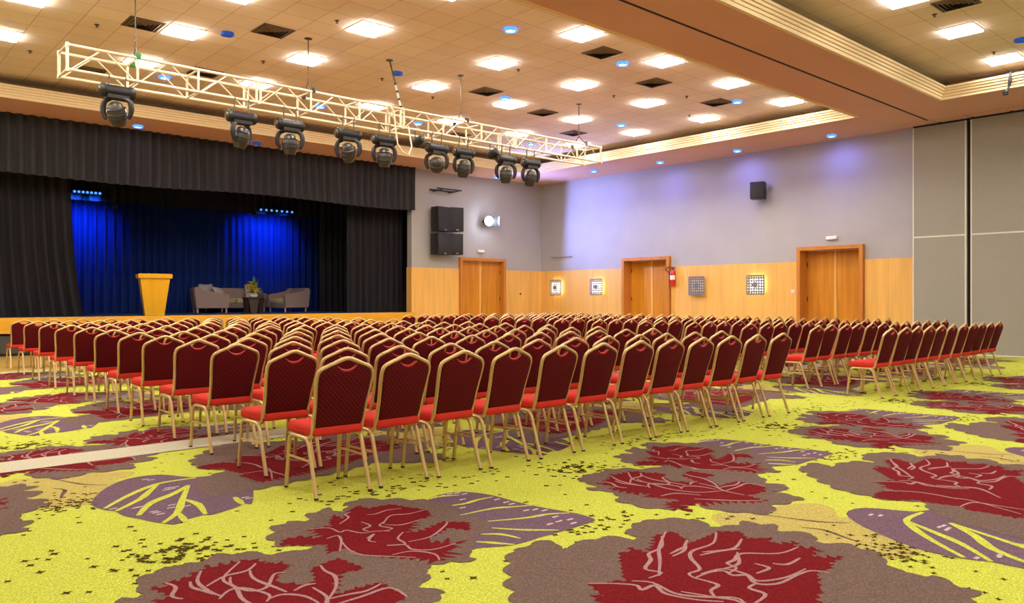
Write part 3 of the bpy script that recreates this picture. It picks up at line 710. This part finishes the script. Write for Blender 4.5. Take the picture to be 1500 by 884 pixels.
# ------------------------------------------------------------------ moving heads
M_HEAD = mat('head_shell', lin(58,54,46), .32)
def moving_head(X, pan, tilt, label, drop):
    t = thing('moving_head', label, 'stage light', (X, TY0, TZ0-drop), 0, 'moving head lights on the truss'); t.scale = (.9, .9, .9); h = drop/.9
    for s in (-.13, .13):
        MB().tube([(s,0,h+.03),(s,-.035,h),(s,0,h-.035),(s,.03,h),(s,0,h+.03)], .011, 6).tube([(s,0,h-.03),(s,0,-.11)], .014, 8).build('clamp', M_STEEL, t)
    Rx = Matrix.Translation((0,0,-.20)) @ Matrix.Rotation(pi/2, 4, 'Y')
    MB().lathe([(.05,-.27),(.095,-.265),(.112,-.24),(.112,-.19),(.104,-.185),(.104,.18),(.112,.185),(.112,.24),(.095,.27),(.05,.275)], 20, mat=Rx).build('base_housing', M_BLACK, t)
    MB().lathe([(.0,-.30),(.055,-.30),(.07,-.262)], 14, mat=Rx).build('end_cap', M_STEEL, t)
    MB().box(-.17,-.10,-.33,.17,.10,-.27).build('pan_plate', M_BLACK, t, smooth=0)
    Rp = Matrix.Translation((0,0,-.30)) @ Matrix.Rotation(pan, 4, 'Z')
    yk = MB()
    for s in (-1, 1):
        arm = [(.10*s,0,-.02),(.20*s,0,-.06),(.235*s,0,-.16),(.225*s,0,-.27),(.185*s,0,-.36)]
        P = smooth3(arm); yk.tube([Rp @ Vector(p) for p in P], [.028+.02*sin(pi*i/(len(P)-1)) for i in range(len(P))], 8)
    yk.build('yoke', M_BLACK, t)
    Rh = Rp @ Matrix.Translation((0,0,-.27)) @ Matrix.Rotation(tilt, 4, 'X')
    hd = MB().lathe([(0,.20),(.06,.195),(.105,.16),(.145,.06),(.15,-.02),(.14,-.10),(.115,-.17),(.10,-.20),(.085,-.205),(.08,-.19)], 18, mat=Rh).build('head', M_HEAD, t)
    MB().lathe([(0,-.185),(.05,-.19),(.083,-.183)], 18, mat=Rh).build('lens', M_CHROME, hd)
    rb = MB()
    for q in (-.09, .0, .09): rb.lathe([(.146 if q else .153, q-.008),(.156 if q else .16, q),(.146 if q else .153, q+.008)], 18, mat=Rh)
    rb.build('cooling_rib', M_BLACK, hd)
    return t
def smooth3(P, sub=3):
    P = [Vector(p) for p in P]; out = []
    for i in range(len(P)-1):
        a, b, c, d = P[max(i-1,0)], P[i], P[i+1], P[min(i+2,len(P)-1)]
        for k in range(sub):
            q = k/sub; out.append(.5*((2*b)+(-a+c)*q+(2*a-5*b+4*c-d)*q*q+(-a+3*b-3*c+d)*q**3))
    out.append(P[-1]); return out
for k, (X, pan, tilt) in enumerate([(3.39,-.7,.5),(5.31,.5,.25),(6.18,-.5,.1),(7.33,-.65,.7),(8.11,-.3,.05),(9.35,-.7,1.2),(10.04,-.2,.2),(11.21,-.45,.1),(11.95,-.15,.25)]):
    lab = ('black moving head light nearest the left end of the truss' if k == 0 else 'black moving head light nearest the right end of the truss' if k == 8 else f'black moving head light, {ORD[k]} from the left end of the truss')
    moving_head(X, pan, tilt, lab, .03 if k == 0 else .12)
def par(X, label):
    t = thing('par_can', label, 'stage light', (X, TY0, TZ0), 0, 'small spotlights on the truss')
    for s in (-.1,.1): MB().tube([(s,0,.02),(s,0,-.12),(s*.95,0,-.2)], .01, 6).build('bracket', M_BLACK, t)
    Rm = Matrix.Translation((0,0,-.2)) @ Matrix.Rotation(radians(70), 4, 'X')
    MB().lathe([(.04,.12),(.07,.10),(.09,.0),(.095,-.12),(.085,-.12),(.08,-.08)], 16, mat=Rm).build('can', M_BLACK, t)
    MB().lathe([(0,-.08),(.082,-.08)], 16, mat=Rm).build('lens', M_STEEL, t)
par(8.92, 'small black spotlight left of the sixth moving head'); par(10.86, 'small black spotlight left of the eighth moving head')

# ------------------------------------------------------------------ stage furniture
M_LECT = mat('lectern_wood', lin(238,176,24), .4, noise=((7,7,.6), .06))
def lectern():
    t = thing('lectern', 'tapered yellow wooden lectern on the stage', 'lectern', (6.69, 21.75, .88), radians(-10))
    def fr(m, w0, d0, z0, w1, d1, z1):
        vs = [(-w0,-d0,z0),(w0,-d0,z0),(w0,d0,z0),(-w0,d0,z0),(-w1,-d1,z1),(w1,-d1,z1),(w1,d1,z1),(-w1,d1,z1)]
        return m.add(vs, [(3,2,1,0),(4,5,6,7),(0,1,5,4),(1,2,6,5),(2,3,7,6),(3,0,4,7)])
    fr(MB(), .23,.17,.0,.36,.26,.98).build('body', M_LECT, t, smooth=0)
    fr(MB(), .405,.31,.98,.415,.32,1.09).build('top', M_LECT, t, smooth=0)
    fr(MB(), .20,.14,.0,.34,.245,.93).v  # inner
    MB().box(-.38,-.29,1.09,.38,.29,1.10).build('reading_surface', M_LECT, t, smooth=0)
lectern()
M_UPH = mat('taupe_upholstery', lin(142,122,116), .9, noise=((30,30,30), .08), spec=.1)
M_CUSH = mat('pale_cushion', lin(188,178,140), .9, noise=((14,14,14), .2), spec=.1)
M_PIL = mat('grey_pillow', lin(176,168,172), .9, spec=.1)
M_LEGP = mat('pale_leg', lin(190,170,140), .5)
ARM = [(-.04,.16),(-.10,.66),(-.10,.74),(-.04,.80),(.05,.79),(.14,.71),(.45,.645),(.82,.59),(.90,.55),(.88,.16)]
def pillow(m, c, w, h, d, rot):
    bm = bmesh.new(); bmesh.ops.create_grid(bm, x_segments=8, y_segments=8, size=.5)
    top = [v.co.copy() for v in bm.verts]; bm.free()
    vs = []; n = 9
    M4 = Matrix.Translation(c) @ rot
    for s in (1, -1):
        for v in top:
            x, y = v.x*2, v.y*2; b = (1-x**2)*(1-y**2); b = max(b, 0)**.45
            pinch = 1-.08*(1-abs(x*y))*max(abs(x),abs(y))**4
            vs.append(M4 @ Vector((v.x*w*pinch, v.y*h*pinch, s*d*.5*b)))
    N = len(top); fs = []
    for s in range(2):
        for i in range(n-1):
            for j in range(n-1):
                a = s*N+i*n+j; fs.append((a,a+1,a+n+1,a+n))
    return m.add(vs, fs)
def seating(name, label, cat, loc, rz, W, ncush):
    # local: back at -x, faces +x ; width along y
    t = thing(name, label, cat, loc, rz)
    for s in (-1, 1):
        MB().prism(ARM, lambda p, q, k: (p, k, q), s*W/2-.06, s*W/2+.06).build('arm', M_UPH, t, smooth=30)
    MB().prism([(-.06,.16),(-.12,.66),(-.13,.73),(-.07,.80),(.02,.79),(.07,.72),(.10,.45),(.10,.16)], lambda p, q, k: (p, k, q), -W/2+.06, W/2-.06).build('back', M_UPH, t, smooth=30)
    MB().rbox(.02,-W/2+.06,.14,.86,W/2-.06,.30,.01).build('base', M_UPH, t, smooth=30)
    cwid = (W-.14)/ncush
    for k in range(ncush):
        y0 = -W/2+.07+k*cwid; MB().rbox(.10,y0+.004,.30,.88,y0+cwid-.004,.46,.04,3).build('seat_cushion', M_CUSH, t, smooth=50)
    for x in (-.0,.82):
        for y in (-W/2+.04, W/2-.04): MB().lathe([(.022,0),(.03,.16)], 10, mat=Matrix.Translation((x,y,0))).build('leg', M_LEGP, t)
    return t
ZS = .88
seating('armchair', 'taupe upholstered armchair nearest the lectern, turned sideways', 'armchair', (8.66, 24.2, ZS), radians(-12), .86, 1)
seating('sofa', 'taupe sofa on stage facing the hall, with pale seat cushions', 'sofa', (10.15, 25.62, ZS), radians(-90), 2.0, 2)
seating('armchair', 'taupe upholstered armchair at the far side of the flower table', 'armchair', (12.08, 24.3, ZS), radians(192), .86, 1)
def pil(label, c, w, h, rot):
    tag(pillow(MB(), Vector(c), w, h, .16, rot).build('throw_pillow', M_PIL, smooth=60), label, 'pillow', 'throw pillows on the stage sofa')
RX = lambda a: Matrix.Rotation(radians(a), 4, 'X'); RZ = lambda a: Matrix.Rotation(radians(a), 4, 'Z'); RY_ = lambda a: Matrix.Rotation(radians(a), 4, 'Y')
pil('grey throw pillow standing at the lectern end of the sofa', (9.42,25.42,ZS+.70), .46,.46, RX(72))
pil('pale throw pillow leaning flat across the sofa seat', (9.75,25.12,ZS+.62), .50,.50, RZ(20) @ RX(52) @ RY_(14))
pil('grey throw pillow behind the flowers on the sofa', (10.95,25.42,ZS+.70), .46,.46, RX(72))
tb = thing('coffee_table', 'small dark wood table with arched base holding the flowers', 'table', (10.28, 23.75, ZS))
M_TBL = mat('dark_table_wood', lin(58,42,34), .4, noise=((8,8,1), .15))
MB().lathe([(0,.44),(.33,.44),(.345,.455),(.345,.48),(.33,.485),(0,.485)], 28).build('top', M_TBL, tb)
for k in range(6):
    a = k*pi/3+.2; m_ = MB()
    P = [(-.16,.44),(-.11,.0),(-.06,.0),(-.05,.20),(0,.30),(.05,.20),(.06,.0),(.11,.0),(.16,.44)] if False else [(-.15,.44),(-.09,0),(.09,0),(.15,.44)]
    m_.prism(P, lambda p, q, s, a=a: ((s)*cos(a)-p*sin(a), (s)*sin(a)+p*cos(a), q), .235, .275); m_.build('leg', M_TBL, tb, smooth=0)
fl = thing('flower_arrangement', 'yellow and white flowers with green leaves on the dark table', 'flowers', (10.28, 23.75, ZS+.485)); fl.scale = (1.25, 1.25, 1.25)
MB().lathe([(.07,0),(.10,.02),(.11,.06),(.09,.10),(.085,.10),(.10,.06),(.06,.02)], 16).build('bowl', M_WHITE, fl)
Rg = random.Random(8); lf = MB(); M_LEAF = mat('flower_leaf', lin(46,120,40), .5); M_YEL = mat('yellow_petal', lin(238,214,40), .6); M_WHP = mat('white_petal', lin(236,232,206), .6)
for k in range(16):
    a = Rg.uniform(0, 2*pi); ln = Rg.uniform(.25,.52) if k > 6 else Rg.uniform(.42,.56); sp = Rg.uniform(.05,.26) if k > 6 else .07
    b = Vector((.03*cos(a), .03*sin(a), .07)); e = Vector((sp*cos(a)+.03, sp*sin(a), ln)); sd = Vector((-sin(a), cos(a), 0))*.026; md = b.lerp(e,.55)+Vector((0,0,.03))
    lf.add([b, md-sd, e, md+sd, md+Vector((0,0,.008)), md-Vector((0,0,.008))], [(0,1,4),(1,2,4),(2,3,4),(3,0,4),(0,5,1),(1,5,2),(2,5,3),(3,5,0)])
lf.build('leaves', M_LEAF, fl, smooth=0)
for k in range(24):
    a = Rg.uniform(0, 2*pi); rr = Rg.uniform(.04,.22); z = .33-rr*.9+Rg.uniform(-.05,.09); r0 = Rg.uniform(.06,.09); m_ = MB()
    c = Vector((rr*cos(a), rr*sin(a), z))
    for q in range(6):
        b = q*pi/3; d = Vector((cos(b), sin(b), .5)).normalized(); sd = Vector((-sin(b), cos(b), 0))
        p1, p2 = c+d*r0*.7+sd*r0*.62, c+d*r0*.7-sd*r0*.62; tp = c+d*r0*1.3; up = c+d*r0*.7+Vector((0,0,r0*.2))
        m_.add([c, p1, tp, p2, up], [(0,1,4),(1,2,4),(2,3,4),(3,0,4),(3,2,1,0)])
    m_.lathe([(0,-.01),(r0*.3,0),(r0*.22,r0*.4),(0,r0*.45)], 8, mat=Matrix.Translation(c)); m_.build('blossom', M_YEL if k % 5 else M_WHP, fl, smooth=0)

# blue LED battens and their light on the backdrop
def batten(x0, x1, z, label):
    t = thing('led_batten', label, 'stage light', ((x0+x1)/2, 24.95, z), 0, 'blue light bars above the stage'); h = (x1-x0)/2
    MB().rbox(-h,-.05,-.05,h,.05,.05,.012).build('housing', M_BLACK, t)
    for k in range(7):
        u = -h+.08+k*(2*h-.16)/6
        MB().lathe([(0,.0),(.035,.0),(.035,.012)], 12, mat=Matrix.Translation((u,-.052,-.01)) @ Matrix.Rotation(pi/2,4,'X')).build('led', M_BLUEL, t)
    for u in (-h*.7, h*.7): MB().tube([(u,0,.05),(u,0,1.7)], .012, 6).build('hanger', M_BLACK, t)
    for u in (-h*.6, h*.6):
        ld = bpy.data.lights.new('blue_beam', 'SPOT'); ld.color = (.01,.12,1); ld.energy = 260; ld.spot_size = radians(95); ld.spot_blend = .9; ld.shadow_soft_size = .15
        lo = bpy.data.objects.new('blue_beam', ld); COL.objects.link(lo); lo.parent = t; lo.location = (u, .05, -.1)
        lo.rotation_euler = (radians(58), 0, 0)
batten(px_x(104,24.95), px_x(150,24.95), 4.40, 'blue glowing light bar above the lectern side of the stage')
batten(px_x(378,24.95), px_x(430,24.95), 4.30, 'blue glowing light bar above the sofa end of the stage')
def sspot(x, y, label):
    Y = 24.6; X = px_x(x, Y); r = (x-750)/F_PX; d = Y/(CY-SY*r); Z = CAM_H+(Y_HOR-y)*d/F_PX
    t = thing('stage_spotlight', label, 'stage light', (X, Y, Z), 0, 'small spotlights above the stage')
    MB().lathe([(.03,.12),(.06,.10),(.07,-.06),(.06,-.06)], 14, mat=Matrix.Rotation(radians(-60),4,'X')).build('can', M_BLACK, t)
    MB().lathe([(0,-.055),(.045,-.05)], 14, mat=Matrix.Rotation(radians(-60),4,'X')).build('lens', M_WHITEL, t)
    MB().tube([(0,0,.06),(0,0,1.4)], .012, 6).build('hanger', M_BLACK, t)
sspot(168, 302, 'small lit spotlight above the lectern side of backdrop'); sspot(374, 315, 'small lit spotlight left of the sofa end light bar')

# ------------------------------------------------------------------ wall fittings
def pos_a(x, y, Y=YA):
    r = (x-750)/F_PX; t = Y/(CY-SY*r); return t*(SY+CY*r), CAM_H+(Y_HOR-y)*t/F_PX
def pos_b(x, y, X=XB):
    r = (x-750)/F_PX; t = X/(SY+CY*r); return t*(CY-SY*r), CAM_H+(Y_HOR-y)*t/F_PX
M_GRILL = mat('speaker_grille', lin(42,42,46), .7)
def speaker(X, Z, W, H, rz, label):
    t = thing('wall_speaker', label, 'loudspeaker', (X, YA-.33, Z), rz, 'loudspeakers on the stage wall')
    MB().rbox(-W/2,-.17,-H/2,W/2,.2,H/2,.012).build('cabinet', M_BLACK, t)
    MB().rbox(-W/2+.02,-.185,-H/2+.09,W/2-.02,-.165,H/2-.02,.006).build('grille', M_GRILL, t)
    MB().box(-.05,-.188,-H/2+.03,.05,-.17,-H/2+.06).build('badge', M_CHROME, t, smooth=0)
    MB().box(-.06,.18,-.1,.06,.35,.1).build('bracket', M_BLACK, t, smooth=0)
speaker(15.42, 3.95, .62, .80, radians(6), 'upper black wall loudspeaker nearest the stage curtain')
speaker(15.98, 3.97, .46, .80, radians(-14), 'upper black wall loudspeaker on the door side')
speaker(15.40, 3.12, .62, .70, radians(6), 'lower black wall loudspeaker nearest the stage curtain')
speaker(15.96, 3.14, .46, .70, radians(-14), 'lower black wall loudspeaker on the door side')
t = thing('wall_bracket', 'empty flat black bracket on the wall above the loudspeakers', 'bracket', (15.62, YA, 4.94))
MB().box(-.5,-.5,-.02,.5,-.44,.02).box(-.5,-.1,-.02,.5,-.04,.02).build('rail', M_BLACK, t, smooth=0)
for s in (-.35, .3): MB().box(s,-.5,-.05,s+.05,0,-.02).build('arm', M_BLACK, t, smooth=0)

t = thing('wall_spotlight', 'blazing blue-white spotlight on the wall above the double door', 'spotlight', (17.45, YA-.25, 4.03))
aim = Vector((.36,-.93,.0)).normalized(); q = (-aim).to_track_quat('Z','Y').to_matrix().to_4x4()
q2 = (-Vector((-.15,-1,-.05)).normalized()).to_track_quat('Z','Y').to_matrix().to_4x4()
MB().lathe([(.05,.16),(.10,.14),(.14,0),(.165,-.08),(.14,-.08)], 20, mat=q2).build('housing', M_BLACK, t)
MB().lathe([(0,-.21),(.06,-.20),(.125,-.175),(.158,-.13),(.16,-.085),(.14,-.07)], 20, mat=q2).build('lens', emis('spot_lens', (.74,.82,1,1), 95), t)
MB().box(-.03,.1,-.03,.03,.25,.03).build('bracket', M_BLACK, t, smooth=0)
L0 = Vector((.05,-.14,0)); flap = []
for ang, z in ((13,-.17),(18,.17)):
    e = Vector((.05,-.24,0))+Vector((cos(radians(-ang)), sin(radians(-ang)), 0))*.25; flap += [(.172,-.06,z), (e.x,e.y,z)]
flap += [(x+.003, y+.006, z) for x, y, z in flap]
MB().add(flap, [(0,1,3,2),(4,6,7,5),(0,4,5,1),(2,3,7,6),(1,5,7,3),(0,2,6,4)]).build('added_flap', M_BLACKM, t, smooth=0)  # flap added to keep the spot's light off the wall by the corner
ld = bpy.data.lights.new('wall_spot', 'SPOT'); ld.color = (.26,.34,1); ld.energy = 1500; ld.spot_size = radians(150); ld.spot_blend = 1; ld.shadow_soft_size = .02
lo = bpy.data.objects.new('wall_spot', ld); COL.objects.link(lo); lo.parent = t; lo.location = (.05,-.24,0); lo.rotation_euler = aim.to_track_quat('-Z','Y').to_euler()

def emergency(loc, rz, label):
    t = thing('emergency_light', label, 'emergency light', loc, rz, 'emergency lights over the doors')
    MB().rbox(-.15,-.06,-.05,.15,0,.05,.01).build('housing', M_WHITE, t)
    MB().rbox(-.13,-.075,-.045,.13,-.05,-.0,.008).build('diffuser', M_TRIMW, t)
emergency((17.33, YA, 2.98), 0, 'white emergency light box above the door near the loudspeakers')
emergency((XB, 9.83, 2.95), -pi/2, 'white emergency light box above the double door nearest the partition')

M_GLOW = emis('sconce_glow', (1,.88,.68,1), 14)
M_GLOWD = emis('sconce_dim', (1,.86,.6,1), 1.0)
M_GRID = mat('sconce_metal', lin(140,134,138), .4, metal=.4)
def sconce(y, z, on, label):
    t = thing('wall_sconce', label, 'wall lamp', (XB-T, y, z), 0, 'square wall lamps on the wood panelling')
    MB().box(-.04,-.2,-.2,0,.2,.2).build('back_box', M_WHITE, t, smooth=0)
    MB().box(-.075,-.215,-.215,-.041,.215,.215).build('glass', M_GLOW if on else M_GLOWD, t, smooth=0)
    g = MB(); n = 7
    for k in range(n+1):
        p = -.27+.54*k/n; g.box(-.11,p-.021,-.27,-.095,p+.021,.27); g.box(-.112,-.27,p-.021,-.097,.27,p+.021)
    g.build('grille', M_GRID, t, smooth=0)
    MB().lathe([(0,0),(.09,0),(.09,.012),(0,.012)], 16, mat=Matrix.Translation((-.115,0,0)) @ Matrix.Rotation(-pi/2,4,'Y')).build('centre_disc', M_GRID, t)
    return t
sconce(20.17,1.73,True,'lit square grille wall lamp nearest the room corner')
sconce(18.18,1.73,True,'lit square grille wall lamp left of the first side door')
sconce(14.05,1.72,False,'dim square grille wall lamp beside the fire extinguisher')
sconce(12.04,1.72,True,'lit square grille wall lamp left of the door nearest the partition')

M_RED = mat('extinguisher_red', lin(206,30,24), .3)
t = thing('fire_extinguisher', 'red fire extinguisher hung beside the side door frame', 'fire extinguisher', (XB-T-.09, 14.95, 1.72))
MB().lathe([(.06,0),(.078,.015),(.08,.05),(.08,.40),(.07,.46),(.035,.50),(.03,.53)], 20).build('cylinder', M_RED, t)
MB().lathe([(.0815,.2),(.0815,.34)], 20).build('paper_band', M_WHITE, t)
MB().box(-.02,-.02,.53,.02,.02,.58).box(-.015,-.10,.57,.015,.05,.59).box(-.015,-.09,.605,.015,.04,.62).build('valve_handle', M_BLACK, t, smooth=0)
MB().tube(smooth3([(0,.02,.55),(0,.12,.60),(-.02,.22,.58),(-.03,.24,.50),(-.02,.15,.45),(-.02,.09,.36)]), .013, 8).build('hose', M_BLACK, t)
MB().box(.06,-.03,.2,.09,.03,.45).build('bracket', M_BLACK, t, smooth=0)

t = thing('wall_loudspeaker', 'single black loudspeaker high on the right wall', 'loudspeaker', (XB-.28, 11.86, 4.4), radians(-70))
MB().rbox(-.2,-.17,-.24,.2,.15,.24,.012).build('cabinet', M_BLACK, t); MB().rbox(-.18,-.185,-.22,.18,-.165,.22,.006).build('grille', M_GRILL, t); MB().box(-.05,.14,-.06,.05,.27,.06).build('bracket', M_BLACK, t, smooth=0)
t = thing('wall_rail', 'thin metal rail on the grey wall near the corner', 'rail', (XB, 19.95, 2.84))
MB().tube([(-.06,-.53,0),(-.06,.53,0)], .014, 8).build('bar', M_CHROME, t)
for s in (-.45,.45): MB().box(-.06,s-.02,-.02,0,s+.02,.02).build('bracket', M_CHROME, t, smooth=0)
t = thing('light_switch', 'small white switch plate left of the door nearest the partition', 'switch', (XB-T, 10.93, 1.52))
MB().rbox(-.012,-.05,-.05,0,.05,.05,.004).build('plate', M_WHITE, t); MB().rbox(-.02,-.025,-.03,-.01,.025,.03,.003).build('rocker', M_TRIMW, t)
t = thing('wall_socket', 'small brass knob plate on the panelling right of the stage door', 'wall plate', (19.2, YA-T, 1.50))
MB().lathe([(.04,0),(.04,-.012),(.02,-.016)], 14, mat=Matrix.Rotation(-pi/2,4,'X')).build('plate', M_STEEL, t); MB().lathe([(.012,.012),(.018,.03),(0,.036)], 10, mat=Matrix.Rotation(pi/2,4,'X')).build('knob', M_STEEL, t)
t = thing('hanging_strap', 'small black strap draped over the near coffer cornice', 'strap', (RX1-.125, ray_y(1480, RX1-.125), HC+.25))
Rm = smooth3([(.12,0,.012),(.03,0,.016),(-.022,0,-.02),(-.022,.0,-.14),(-.03,.02,-.26),(-.06,.05,-.36),(-.10,.06,-.40)])
MB().tube(Rm, [.022+.014*sin(i*.5)**2 for i in range(len(Rm))], 8).build('strap', M_BLACK, t)
MB().lathe([(0,-.04),(.05,-.03),(.05,.03),(0,.04)], 10, mat=Matrix.Translation((-.09,.06,-.40))).build('end_knot', M_BLACK, t)
